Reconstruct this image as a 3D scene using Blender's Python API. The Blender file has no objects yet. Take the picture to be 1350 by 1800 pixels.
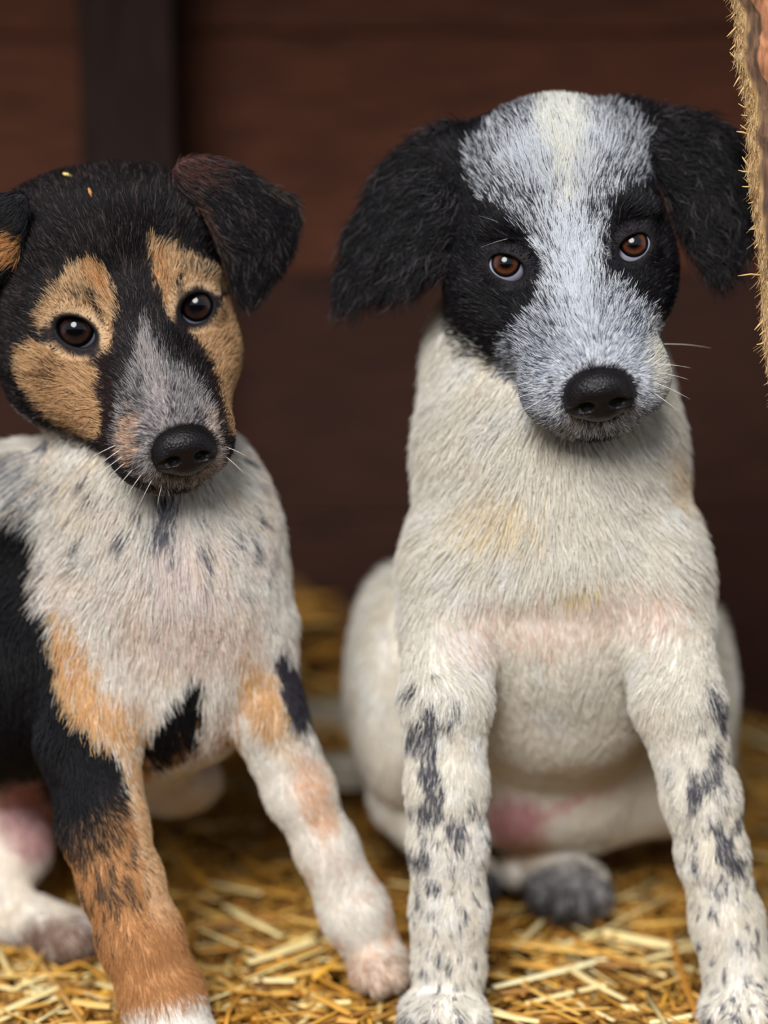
import bpy, math, random
import numpy as np
from mathutils import Vector, Matrix

# ------------------------------------------------------------------ camera, sky, sun, exposure
FPX, SUBJ, CAM_H, PITCH = 4550.0, 1.3, 0.61, math.radians(15.3)
PPM = FPX / SUBJ                                   # pixels per metre at the subject distance
scn = bpy.context.scene
COL = scn.collection
cam_loc = Vector((0.0, -1.25, CAM_H))
fwd = Vector((0, math.cos(PITCH), -math.sin(PITCH)))
upv = Vector((0, math.sin(PITCH), math.cos(PITCH)))
cd = bpy.data.cameras.new('camera')
cam = bpy.data.objects.new('camera', cd)
COL.objects.link(cam)
cam.location = cam_loc
cam.rotation_euler = (math.pi / 2 - PITCH, 0, 0)
cd.sensor_fit = 'VERTICAL'
cd.sensor_height = 36.0
cd.sensor_width = 27.0
cd.lens = 36.0 * FPX / 1800.0
cd.clip_start = 0.02
cd.dof.use_dof = True
cd.dof.focus_distance = 1.272
cd.dof.aperture_fstop = 2.2
scn.camera = cam

world = bpy.data.worlds.new('sky')
scn.world = world
world.use_nodes = True
bg = world.node_tree.nodes['Background']
bg.inputs[0].default_value = (0.72, 0.80, 0.92, 1)
bg.inputs[1].default_value = 0.75
sd = bpy.data.lights.new('sun', 'SUN')
sd.energy = 3.1
sd.angle = math.radians(26)
sd.color = (1.0, 0.97, 0.93)
sun = bpy.data.objects.new('sun', sd)
COL.objects.link(sun)
sun.rotation_euler = Vector((0.22, 0.80, -0.80)).to_track_quat('-Z', 'Y').to_euler()

vs = scn.view_settings
vs.view_transform = 'Standard'
vs.look = 'None'
vs.gamma = 1.0
vs.exposure = 0.42
vs.use_curve_mapping = False
cy = scn.cycles
cy.max_bounces, cy.diffuse_bounces, cy.glossy_bounces, cy.transmission_bounces = 6, 4, 3, 4
cy.adaptive_threshold = 0.015

# ------------------------------------------------------------------ helpers
rng = np.random.default_rng(7)
random.seed(7)
R_CAM = np.array([[1, 0, 0], [0, fwd.y, fwd.z], [0, upv.y, upv.z]], float)   # rows: right, forward, up
C0 = np.array(cam_loc) + SUBJ * np.array(fwd)


def q(px, py, d=0.0):
    """measured photo point at depth d (in 1/3500 m behind the subject plane) -> modelling frame"""
    k = 1 + d / FPX
    return np.array([(px - 675.0) * k, d, (900.0 - py) * k])


def to_world(P):
    return C0 + (np.asarray(P, float) / PPM) @ R_CAM


def from_world(W):
    return ((np.asarray(W, float) - C0) @ R_CAM.T) * PPM


def lin(c):
    c = np.asarray(c, float) / 255.0
    return np.where(c <= 0.04045, c / 12.92, ((c + 0.055) / 1.055) ** 2.4)


def vnoise(P, scale, seed=0):
    """smooth value noise in 0..1 at points P (N,3)"""
    X = np.asarray(P, float) / scale
    I = np.floor(X).astype(np.int64)
    f = X - I
    f = f * f * (3 - 2 * f)

    def h(ix, iy, iz):
        n = (ix * 374761393 + iy * 668265263 + iz * 2147483647 + seed * 1274126177) & 0xFFFFFFFF
        n = ((n ^ (n >> 13)) * 1274126177) & 0xFFFFFFFF
        n = ((n ^ (n >> 16)) * 2246822519) & 0xFFFFFFFF
        return ((n ^ (n >> 15)) & 0xFFFF) / 65535.0
    r = 0
    for dx in (0, 1):
        wx = f[:, 0] if dx else 1 - f[:, 0]
        for dy in (0, 1):
            wy = f[:, 1] if dy else 1 - f[:, 1]
            for dz in (0, 1):
                wz = f[:, 2] if dz else 1 - f[:, 2]
                r = r + wx * wy * wz * h(I[:, 0] + dx, I[:, 1] + dy, I[:, 2] + dz)
    return r


def sstep(a, b, x):
    t = np.clip((x - a) / (b - a), 0, 1)
    return t * t * (3 - 2 * t)


def unit(v):
    return v / (np.linalg.norm(v, axis=-1, keepdims=True) + 1e-9)


def poly_sd(P, U, V):
    """signed distance to a 2-D polygon, negative inside"""
    P = np.asarray(P, float)
    d = np.full(U.shape, 1e12)
    s = np.ones(U.shape)
    n = len(P)
    for i in range(n):
        a, b = P[i], P[i - 1]
        ex, ey = b[0] - a[0], b[1] - a[1]
        wx, wy = U - a[0], V - a[1]
        t = np.clip((wx * ex + wy * ey) / (ex * ex + ey * ey + 1e-9), 0, 1)
        bx, by = wx - ex * t, wy - ey * t
        d = np.minimum(d, bx * bx + by * by)
        c1, c2, c3 = V >= a[1], V < b[1], ex * wy > ey * wx
        flip = (c1 & c2 & c3) | (~c1 & ~c2 & ~c3)
        s = np.where(flip, -s, s)
    return s * np.sqrt(d)


def chaikin(P, n=2):
    P = np.asarray(P, float)
    for _ in range(n):
        Q = np.roll(P, -1, 0)
        P = np.stack([P * .75 + Q * .25, P * .25 + Q * .75], 1).reshape(-1, P.shape[1])
    return P


# ---- implicit surfaces
class Solid:
    def __init__(self):
        self.prims = []

    def ell(self, c, r, k=40, rot=None, op='add'):
        self.prims.append(('e', np.asarray(c, float), np.asarray(r, float), rot, k, op))

    def cap(self, a, b, ra, rb, k=40, op='add'):
        self.prims.append(('c', np.asarray(a, float), np.asarray(b, float), (ra, rb), k, op))

    def chain(self, pts, k=40, op='add'):
        for (a, ra), (b, rb) in zip(pts[:-1], pts[1:]):
            self.cap(a, b, ra, rb, k, op)

    @staticmethod
    def dist(p, X, Y, Z):
        if p[0] == 'e':
            c, r, rot = p[1], p[2], p[3]
            x, y, z = X - c[0], Y - c[1], Z - c[2]
            if rot is not None:
                x, y, z = (x * rot[0, 0] + y * rot[1, 0] + z * rot[2, 0],
                           x * rot[0, 1] + y * rot[1, 1] + z * rot[2, 1],
                           x * rot[0, 2] + y * rot[1, 2] + z * rot[2, 2])
            k0 = np.sqrt((x / r[0]) ** 2 + (y / r[1]) ** 2 + (z / r[2]) ** 2) + 1e-4
            k1 = np.sqrt((x / r[0] ** 2) ** 2 + (y / r[1] ** 2) ** 2 + (z / r[2] ** 2) ** 2) + 1e-6
            return k0 * (k0 - 1) / k1
        a, b, (ra, rb) = p[1], p[2], p[3]
        ba = b - a
        x, y, z = X - a[0], Y - a[1], Z - a[2]
        t = np.clip((x * ba[0] + y * ba[1] + z * ba[2]) / (ba @ ba + 1e-9), 0, 1)
        return np.sqrt((x - ba[0] * t) ** 2 + (y - ba[1] * t) ** 2 + (z - ba[2] * t) ** 2) - (ra + (rb - ra) * t)

    @staticmethod
    def comb(F, d, k, op):
        if op == 'add':
            h = np.maximum(k - np.abs(F - d), 0) / k
            return np.minimum(F, d) - h * h * k * .25
        d = -d
        h = np.maximum(k - np.abs(F - d), 0) / k
        return np.maximum(F, d) + h * h * k * .25

    def box(self, p, m):
        if p[0] == 'e':
            r = p[2].max() if p[3] is not None else p[2]
            return p[1] - r - m, p[1] + r + m
        r = max(p[3]) + m
        return np.minimum(p[1], p[2]) - r, np.maximum(p[1], p[2]) + r

    def at(self, P):
        P = np.asarray(P, float)
        F = np.full(P.shape[:-1], 400.0)
        for p in self.prims:
            F = self.comb(F, self.dist(p, P[..., 0], P[..., 1], P[..., 2]), p[4], p[5])
        return F

    def surf_y(self, X, Z, y0=-600, y1=900, skip=0):
        """depth where a line parallel to the frame's Y axis first meets the surface"""
        ys = np.arange(y0, y1, 1.5)
        P = np.stack([np.full(len(ys), X), ys, np.full(len(ys), Z)], 1)
        f = self.at(P)
        i = np.argmax(f < 0)
        return ys[i] if (f < 0).any() else None

    def on(self, px, py, it=4):
        """surface point seen at photo point (px, py)"""
        d = 0.0
        for _ in range(it):
            p = q(px, py, d)
            y = self.surf_y(p[0], p[2])
            if y is None:
                return q(px, py, d)
            d = y
        return q(px, py, d)

    def mesh(self, xs, ys, zs, extra=None):
        xs, ys, zs = (np.asarray(a, np.float32) for a in (xs, ys, zs))
        F = np.full((len(xs), len(ys), len(zs)), 400.0, np.float32)
        for p in self.prims:
            lo, hi = self.box(p, p[4] + 14)
            s = tuple(slice(max(np.searchsorted(a, l) - 1, 0), np.searchsorted(a, h) + 1) for a, l, h in zip((xs, ys, zs), lo, hi))
            if any(t.start >= t.stop for t in s):
                continue
            d = self.dist(p, xs[s[0], None, None], ys[None, s[1], None], zs[None, None, s[2]]).astype(np.float32)
            F[s] = self.comb(F[s], d, p[4], p[5])
        if extra is not None:
            F = extra(F, xs[:, None, None], ys[None, :, None], zs[None, None, :])
        return surface_nets(F, xs, ys, zs)


def surface_nets(F, xs, ys, zs):
    S = F < 0
    C = [(i, j, k) for i in (0, 1) for j in (0, 1) for k in (0, 1)]
    n = np.array(F.shape) - 1
    cnt = np.zeros(n, np.int8)
    for i, j, k in C:
        cnt += S[i:n[0] + i, j:n[1] + j, k:n[2] + k]
    act = np.argwhere((cnt > 0) & (cnt < 8))
    ids = np.full(n, -1, np.int32)
    ids[act[:, 0], act[:, 1], act[:, 2]] = np.arange(len(act))
    val = np.stack([F[act[:, 0] + i, act[:, 1] + j, act[:, 2] + k] for i, j, k in C], 1)
    pos = np.stack([np.stack([xs[act[:, 0] + i], ys[act[:, 1] + j], zs[act[:, 2] + k]], 1) for i, j, k in C], 1)
    acc = np.zeros((len(act), 3))
    num = np.zeros(len(act))
    for a in range(8):
        for b in range(a + 1, 8):
            if sum(abs(x - y) for x, y in zip(C[a], C[b])) != 1:
                continue
            va, vb = val[:, a], val[:, b]
            m = (va < 0) != (vb < 0)
            t = np.where(m, va / np.where(m, va - vb, 1), 0)
            acc += np.where(m[:, None], pos[:, a] + (pos[:, b] - pos[:, a]) * t[:, None], 0)
            num += m
    V = acc / num[:, None]
    quads = []
    for ax in range(3):
        sl0 = [slice(1, -1)] * 3
        sl1 = [slice(1, -1)] * 3
        sl0[ax] = slice(0, -1)
        sl1[ax] = slice(1, None)
        A, B = S[tuple(sl0)], S[tuple(sl1)]
        e = np.argwhere(A != B)
        if not len(e):
            continue
        inside = A[e[:, 0], e[:, 1], e[:, 2]]
        o = e + 1
        o[:, ax] -= 1
        b_, c_ = [(1, 2), (2, 0), (0, 1)][ax]

        def cell(db, dc):
            t = o.copy()
            t[:, b_] += db
            t[:, c_] += dc
            return ids[t[:, 0], t[:, 1], t[:, 2]]
        qd = np.stack([cell(-1, -1), cell(0, -1), cell(0, 0), cell(-1, 0)], 1)
        qd[~inside] = qd[~inside][:, ::-1]
        quads.append(qd)
    return V, np.concatenate(quads)


def vert_normals(V, Q4):
    a, b, c, d = (V[Q4[:, i]] for i in range(4))
    fn = np.cross(c - a, d - b)
    N = np.zeros_like(V)
    for i in range(4):
        np.add.at(N, Q4[:, i], fn)
    return unit(N)


# ---- Blender objects
def link_mesh(name, V, faces, mat, parent=None, smooth=True, col=None, origin=None):
    """V in world metres; faces an (n,k) array or a list of tuples"""
    me = bpy.data.meshes.new(name)
    V = np.asarray(V, float)
    base = np.zeros(3) if origin is None else np.asarray(origin, float)
    V = V - base
    if isinstance(faces, np.ndarray):
        n, k = faces.shape
        me.vertices.add(len(V))
        me.vertices.foreach_set('co', V.astype(np.float32).ravel())
        me.loops.add(n * k)
        me.loops.foreach_set('vertex_index', faces.astype(np.int32).ravel())
        me.polygons.add(n)
        me.polygons.foreach_set('loop_start', np.arange(0, n * k, k, dtype=np.int32))
        me.update(calc_edges=True)
        me.validate()
    else:
        me.from_pydata([tuple(v) for v in V], [], [tuple(f) for f in faces])
        me.update()
    if smooth:
        me.polygons.foreach_set('use_smooth', np.ones(len(me.polygons), bool))
    if col is not None:
        at = me.attributes.new('col', 'FLOAT_COLOR', 'POINT')
        at.data.foreach_set('color', np.concatenate([col, np.ones((len(col), 1))], 1).astype(np.float32).ravel())
    me.materials.append(mat)
    o = bpy.data.objects.new(name, me)
    COL.objects.link(o)
    if parent is not None:
        o.parent = parent
        o.location = base - np.array(world_loc(parent))
    else:
        o.location = base
    return o


def world_loc(o):
    v = Vector(o.location)
    while o.parent is not None:
        o = o.parent
        v = v + o.location
    return v


def tag(o, label=None, cat=None, group=None, kind=None):
    for k, v in (('label', label), ('category', cat), ('group', group), ('kind', kind)):
        if v:
            o[k] = v
    return o


def link_curves(name, pts, rad, col, mat, parent, origin):
    """pts (N,K,3) world metres, rad (N,K), col (N,3)"""
    N, K = pts.shape[:2]
    hc = bpy.data.hair_curves.new(name)
    hc.add_curves([K] * N)
    hc.attributes['position'].data.foreach_set('vector', (pts - origin).astype(np.float32).ravel())
    ra = hc.attributes.get('radius') or hc.attributes.new('radius', 'FLOAT', 'POINT')
    ra.data.foreach_set('value', rad.astype(np.float32).ravel())
    ca = hc.attributes.new('col', 'FLOAT_COLOR', 'CURVE')
    ca.data.foreach_set('color', np.concatenate([col, np.ones((N, 1))], 1).astype(np.float32).ravel())
    hc.materials.append(mat)
    o = bpy.data.objects.new(name, hc)
    COL.objects.link(o)
    o.parent = parent
    o.location = np.asarray(origin) - np.array(world_loc(parent))
    o['kind'] = 'stuff'
    return o


def tube(path, rad, sides=6):
    """mesh of a tube along path (n,3) with radii"""
    path = np.asarray(path, float)
    n = len(path)
    T = unit(np.gradient(path, axis=0))
    ref = np.array([0.31, 0.2, 0.93])
    A = unit(np.cross(T, ref))
    B = np.cross(T, A)
    V = []
    for i in range(n):
        for s in range(sides):
            t = 2 * math.pi * s / sides
            V.append(path[i] + rad[i] * (math.cos(t) * A[i] + math.sin(t) * B[i]))
    F = []
    for i in range(n - 1):
        for s in range(sides):
            a, b = i * sides + s, i * sides + (s + 1) % sides
            F.append((a, b, b + sides, a + sides))
    F.append(tuple(range(sides))[::-1])
    F.append(tuple(range((n - 1) * sides, n * sides)))
    return np.array(V), F


# ---- materials
def mat_new(name):
    m = bpy.data.materials.new(name)
    m.use_nodes = True
    return m, m.node_tree.nodes, m.node_tree.links, m.node_tree.nodes['Principled BSDF']


def mat_plain(name, rgb, rough=.6, spec=.4, coat=0, bump=None, var=0.0):
    m, N, L, b = mat_new(name)
    c = tuple(lin(rgb)) + (1,)
    b.inputs['Base Color'].default_value = c
    b.inputs['Roughness'].default_value = rough
    b.inputs['Specular IOR Level'].default_value = spec
    b.inputs['Coat Weight'].default_value = coat
    b.inputs['Coat Roughness'].default_value = 0.03
    tc = N.new('ShaderNodeTexCoord')
    if var:
        n = N.new('ShaderNodeTexNoise')
        n.inputs['Scale'].default_value = 120
        L.new(tc.outputs['Object'], n.inputs['Vector'])
        mx = N.new('ShaderNodeMix')
        mx.data_type = 'RGBA'
        mx.inputs[6].default_value = tuple(np.array(c[:3]) * (1 - var)) + (1,)
        mx.inputs[7].default_value = tuple(np.minimum(np.array(c[:3]) * (1 + var), 1)) + (1,)
        L.new(n.outputs['Fac'], mx.inputs[0])
        L.new(mx.outputs[2], b.inputs['Base Color'])
    if bump:
        v = N.new('ShaderNodeTexVoronoi')
        v.inputs['Scale'].default_value = bump[0]
        L.new(tc.outputs['Object'], v.inputs['Vector'])
        bp = N.new('ShaderNodeBump')
        bp.inputs['Strength'].default_value = bump[1]
        bp.inputs['Distance'].default_value = 0.0006
        L.new(v.outputs['Distance'], bp.inputs['Height'])
        L.new(bp.outputs['Normal'], b.inputs['Normal'])
    return m


def mat_attr(name, rough=.6, spec=.3, noise=None, trans=0.0):
    m, N, L, b = mat_new(name)
    a = N.new('ShaderNodeAttribute')
    a.attribute_name = 'col'
    L.new(a.outputs['Color'], b.inputs['Base Color'])
    b.inputs['Roughness'].default_value = rough
    b.inputs['Specular IOR Level'].default_value = spec
    if noise:
        tc = N.new('ShaderNodeTexCoord')
        n = N.new('ShaderNodeTexNoise')
        n.inputs['Scale'].default_value = noise
        n.inputs['Detail'].default_value = 4
        L.new(tc.outputs['Object'], n.inputs['Vector'])
        hs = N.new('ShaderNodeHueSaturation')
        mr = N.new('ShaderNodeMapRange')
        mr.inputs[3].default_value = .75
        mr.inputs[4].default_value = 1.25
        L.new(n.outputs['Fac'], mr.inputs[0])
        L.new(mr.outputs[0], hs.inputs['Value'])
        L.new(a.outputs['Color'], hs.inputs['Color'])
        L.new(hs.outputs['Color'], b.inputs['Base Color'])
    if trans:
        t = N.new('ShaderNodeBsdfTranslucent')
        mx = N.new('ShaderNodeMixShader')
        mx.inputs[0].default_value = trans
        L.new(a.outputs['Color'], t.inputs['Color'])
        L.new(b.outputs[0], mx.inputs[1])
        L.new(t.outputs[0], mx.inputs[2])
        L.new(mx.outputs[0], N['Material Output'].inputs['Surface'])
    return m


def mat_wood(name, c1, c2, scale=(6, 6, 60), rough=.8, bump=.4):
    m, N, L, b = mat_new(name)
    tc = N.new('ShaderNodeTexCoord')
    mp = N.new('ShaderNodeMapping')
    mp.inputs['Scale'].default_value = scale
    L.new(tc.outputs['Object'], mp.inputs['Vector'])
    n = N.new('ShaderNodeTexNoise')
    n.inputs['Scale'].default_value = 4
    n.inputs['Detail'].default_value = 8
    n.inputs['Roughness'].default_value = .65
    L.new(mp.outputs[0], n.inputs['Vector'])
    r = N.new('ShaderNodeValToRGB')
    r.color_ramp.elements[0].position = .32
    r.color_ramp.elements[1].position = .68
    r.color_ramp.elements[0].color = tuple(lin(c1)) + (1,)
    r.color_ramp.elements[1].color = tuple(lin(c2)) + (1,)
    L.new(n.outputs['Fac'], r.inputs[0])
    L.new(r.outputs[0], b.inputs['Base Color'])
    b.inputs['Roughness'].default_value = rough
    b.inputs['Specular IOR Level'].default_value = .2
    bp = N.new('ShaderNodeBump')
    bp.inputs['Strength'].default_value = bump
    bp.inputs['Distance'].default_value = .002
    L.new(n.outputs['Fac'], bp.inputs['Height'])
    L.new(bp.outputs[0], b.inputs['Normal'])
    return m


M_FUR = mat_attr('fur_strands', .5, .3, trans=.32)
M_SKIN = mat_attr('coat_skin', .7, .2)
M_STRAW = mat_attr('straw', .5, .35, noise=90)
M_NOSE = mat_plain('wet_nose', (15, 11, 13), .42, .26, .0, bump=(900, .5))
M_SCLERA = mat_plain('eye_white', (176, 176, 196), .05, .32)
M_PUPIL = mat_plain('pupil', (5, 5, 8), .03, .32)
M_WHISK = mat_plain('whisker', (225, 220, 212), .4, .4)
M_WHISK_D = mat_plain('whisker_dark', (40, 36, 36), .4, .4)
M_CLAW = mat_plain('claw', (60, 52, 50), .35, .5)


def mat_iris(name, c1, c2):
    m, N, L, b = mat_new(name)
    a = N.new('ShaderNodeAttribute')
    a.attribute_name = 'col'
    L.new(a.outputs['Color'], b.inputs['Base Color'])
    b.inputs['Roughness'].default_value = .03
    b.inputs['Specular IOR Level'].default_value = .32
    return m


M_IRIS = mat_iris('iris', 0, 0)


# ------------------------------------------------------------------ the shelter
def box_obj(name, lo, hi, mat, parent=None, bevel=0.002, rot=None):
    lo, hi = np.array(lo, float), np.array(hi, float)
    c = (lo + hi) / 2
    h = (hi - lo) / 2
    bv = min(bevel, h.min() * .4)
    V = []
    F = []
    # box with chamfered edges: 24 corner points
    idx = {}
    for sx in (-1, 1):
        for sy in (-1, 1):
            for sz in (-1, 1):
                s = np.array([sx, sy, sz])
                for ax in range(3):
                    p = h - bv
                    p[ax] = h[ax]
                    idx[(sx, sy, sz, ax)] = len(V)
                    V.append(s * p)
                tri = [idx[(sx, sy, sz, a)] for a in range(3)]
                F.append(tri if sx * sy * sz > 0 else tri[::-1])
    for ax in range(3):
        b_, c_ = (ax + 1) % 3, (ax + 2) % 3
        for s in (-1, 1):
            qd = []
            for (u, v) in ((-1, -1), (1, -1), (1, 1), (-1, 1)):
                k = [0, 0, 0]
                k[ax], k[b_], k[c_] = s, u, v
                qd.append(idx[(*k, ax)])
            F.append(qd if s > 0 else qd[::-1])
        for u in (-1, 1):
            for v in (-1, 1):
                k0, k1 = [0, 0, 0], [0, 0, 0]
                k0[ax], k1[ax] = -1, 1
                k0[b_] = k1[b_] = u
                k0[c_] = k1[c_] = v
                qd = [idx[(*k0, b_)], idx[(*k1, b_)], idx[(*k1, c_)], idx[(*k0, c_)]]
                F.append(qd if u * v > 0 else qd[::-1])
    V = np.array(V)
    if rot is not None:
        V = V @ np.array(rot.to_matrix()).T
    return link_mesh(name, V + c, F, mat, parent, smooth=False, origin=c)


WALL_Y = 0.47
M_WALL = mat_wood('old_board', (60, 34, 23), (90, 51, 34), (5, 5, 40))
M_WALL_D = mat_wood('dark_board', (26, 17, 14), (44, 27, 21), (40, 5, 5))
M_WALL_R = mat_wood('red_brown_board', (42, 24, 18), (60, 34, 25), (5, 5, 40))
M_FLOOR = mat_wood('dusty_floor', (52, 38, 22), (92, 68, 38), (30, 30, 30))
M_PALE = mat_wood('pale_board', (168, 160, 142), (204, 198, 182), (40, 8, 8))

fl = box_obj('floor', (-1.0, -.5, -0.09), (.8, WALL_Y + .03, -0.03), M_FLOOR)
M_YARD = mat_wood('yard_earth', (70, 58, 44), (104, 88, 66), (3, 3, 3))
yd = box_obj('ground', (-9, -12, -0.16), (9, -.5, -0.06), M_YARD)
tag(yd, 'bare brown yard ground outside the shelter', None, None, 'structure')
M_SKY_BLOCKER = mat_wood('sky_blocker_board', (56, 46, 38), (84, 70, 56), (8, 8, 1))
yf = box_obj('wall_sky_blocker', (-7, -5.1, -0.06), (7, -5.0, 2.4), M_SKY_BLOCKER)  # unseen fence, added so eyes and noses reflect dark instead of low sky
tag(yf, 'added dark board fence behind the camera, hiding the low sky from reflections', None, None, 'structure')
tag(fl, 'dusty brown shelter floor under the straw', None, None, 'structure')
wb = bpy.data.objects.new('wall_back', None)
COL.objects.link(wb)
wb.location = (0, WALL_Y, 0)
tag(wb, 'dark reddish brown board wall behind the puppies', None, None, 'structure')
zb = -0.03
for bi, hgt in enumerate((.165, .17, .16, .17, .165, .17)):  # bottom two rows take a darker board colour in place of shade
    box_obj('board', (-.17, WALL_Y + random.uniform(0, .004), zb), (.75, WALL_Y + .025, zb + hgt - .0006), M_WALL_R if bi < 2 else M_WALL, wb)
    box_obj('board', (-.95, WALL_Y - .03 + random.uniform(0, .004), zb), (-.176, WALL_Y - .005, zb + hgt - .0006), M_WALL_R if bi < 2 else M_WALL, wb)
    zb += hgt
box_obj('backing', (-.95, WALL_Y + .026, -.03), (.75, WALL_Y + .04, zb), M_WALL_D, wb)
tp = box_obj('shade_strip_1', (-.192, WALL_Y - .075, -.03), (-.132, WALL_Y - .031, zb), M_WALL_D)  # dark strip stands in for the soft shadow down the wall
tag(tp, 'dark upright strip added for the shadow down the back wall', None, None, 'structure')
wr = bpy.data.objects.new('wall_right', None)
COL.objects.link(wr)
wr.location = (.33, .2, 0)
tag(wr, 'dark red brown side wall beside the white puppy', None, None, 'structure')
zz = -0.03
for hgt in (.165, .17, .16, .17, .165, .17):
    box_obj('board', (.315, -.02, zb * 0 + zz), (.34, WALL_Y - .004, zz + hgt - .003), M_WALL_R, wr)
    zz += hgt
wl = box_obj('wall_left', (-.98, -.05, -.03), (-.955, WALL_Y - .035, zb), M_WALL_D)
tag(wl, 'dark side wall of the shelter', None, None, 'structure')
ce = box_obj('ceiling', (-1.0, -.09, zb + .001), (.8, WALL_Y + .04, zb + .03), M_WALL_D)
tag(ce, 'low board roof over the shelter', None, None, 'structure')

# ------------------------------------------------------------------ puppies
def head_frame(px, py, d, roll, yaw):
    O = q(px, py, d)
    cr, sr = math.cos(math.radians(roll)), math.sin(math.radians(roll))
    cy, sy = math.cos(math.radians(yaw)), math.sin(math.radians(yaw))
    ex, ez, ey = np.array([cr, 0, sr]), np.array([-sr, 0, cr]), np.array([0., 1, 0])
    ex2, ey2 = ex * cy + ey * sy, ey * cy - ex * sy
    Rm = np.stack([ex2, ey2, ez], 1)
    return O, Rm


def oblique(P, px, py, d):
    """photo-scale (u, v) of points by a parallel projection through the region centred at (px, py, d)"""
    c = q(px, py, d)
    k = 1 + d / FPX
    t = P[:, 1] - d
    u = 675 + (P[:, 0] - t * c[0] / (FPX + d)) / k
    v = 900 - (P[:, 2] - t * c[2] / (FPX + d)) / k
    return u, v


class Paint:
    """colour per point: layers laid over a base, picked per hair (rnd) or blended (rnd=None)"""

    def __init__(self, P, base, rnd):
        self.P = P
        self.rnd = rnd
        self.c = np.tile(lin(base), (len(P), 1))
        self.w1 = vnoise(P, 26, 3) - .5
        self.w2 = vnoise(P, 11, 5) - .5
        self.j = 0

    def lay(self, m, rgb):
        m = np.clip(m, 0, 1)
        if self.rnd is None:
            self.c = self.c + (lin(rgb) - self.c) * m[:, None]
        else:
            self.j += 1
            r = (self.rnd * (1 + 7.31 * self.j)) % 1.0
            self.c = np.where((r < m)[:, None], lin(rgb), self.c)

    def poly(self, u, v, pts, rgb, soft=14, warp=16, amt=1.0, mask=None):
        s = poly_sd(chaikin(pts, 1), u + self.w1 * warp, v + self.w2 * warp)
        m = amt * (1 - sstep(-soft, soft, s))
        self.lay(m if mask is None else m * mask, rgb)

    def blob(self, u, v, c, r, rgb, soft=.4, ang=0, amt=1.0, warp=14, mask=None):
        x, y = u - c[0] + self.w1 * warp, v - c[1] + self.w2 * warp
        a = math.radians(ang)
        x, y = x * math.cos(a) + y * math.sin(a), -x * math.sin(a) + y * math.cos(a)
        s = np.sqrt((x / r[0]) ** 2 + (y / r[1]) ** 2)
        m = amt * (1 - sstep(1 - soft, 1 + soft, s))
        self.lay(m if mask is None else m * mask, rgb)


def grow(V, Q4, Nv, dens_max, dens_fn, flow_fn, len_fn, col_fn, K=5, seed=1, rad=.75, lift=.35, clump=26, wig=.22, curl=0.0):
    """hair strands on a mesh in the modelling frame -> points, radii, colours"""
    r = np.random.default_rng(seed)
    T = np.concatenate([Q4[:, [0, 1, 2]], Q4[:, [0, 2, 3]]])
    a, b, c = V[T[:, 0]], V[T[:, 1]], V[T[:, 2]]
    ar = np.linalg.norm(np.cross(b - a, c - a), axis=1) / 2
    n = int(ar.sum() * dens_max)
    t = np.searchsorted(np.cumsum(ar), r.random(n) * ar.sum()).clip(0, len(T) - 1)
    s1, s2 = np.sqrt(r.random(n)), r.random(n)
    w = np.stack([1 - s1, s1 * (1 - s2), s1 * s2], 1)
    P = sum(w[:, i:i + 1] * V[T[t, i]] for i in range(3))
    Nn = unit(sum(w[:, i:i + 1] * Nv[T[t, i]] for i in range(3)))
    d = dens_fn(P, Nn)
    keep = r.random(n) < d / dens_max
    P, Nn = P[keep], Nn[keep]
    n = len(P)
    L, lf = len_fn(P, Nn)
    L = L * (0.7 + .6 * r.random(n))
    f = flow_fn(P, Nn)
    # clumps: neighbouring hairs lean the same way
    cl = np.stack([vnoise(P, clump, 11 + i) - .5 for i in range(3)], 1) * 1.5
    f = unit(f) + cl * wig * 2.2 + r.normal(size=(n, 3)) * wig * .45
    f = unit(f - Nn * np.sum(f * Nn, 1, keepdims=True))
    lf = np.broadcast_to(lf, (n,))[:, None] * (0.75 + .5 * r.random((n, 1)))
    d0 = unit(f * 1.0 + Nn * lf * 2.2)
    d1 = unit(f * 1.0 + Nn * lf * .55)
    wv = r.normal(size=(n, 3)) * .10
    ph = vnoise(P, 34, 91) * 12.0
    cv = np.cross(Nn, f)
    pts = np.zeros((n, K, 3))
    pts[:, 0] = P - Nn * 1.5
    for i in range(1, K):
        tt = (i - .5) / (K - 1)
        dd = unit(d0 * (1 - tt) + d1 * tt + wv * math.sin(tt * 6) + cv * (curl * np.sin(tt * 7 + ph))[:, None])
        pts[:, i] = pts[:, i - 1] + dd * (L / (K - 1))[:, None]
    tt = np.linspace(0, 1, K)
    rads = np.outer(np.ones(n) * rad * (.75 + .5 * r.random(n)), (1 - .8 * tt ** 1.5))
    rads = rads * np.clip(L / 24, .75, 1.15)[:, None]
    C = col_fn(P, Nn, r.random(n))
    C = np.clip(C * (0.88 + .24 * r.random((n, 1))), 0, .95)
    return pts, rads, C


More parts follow.
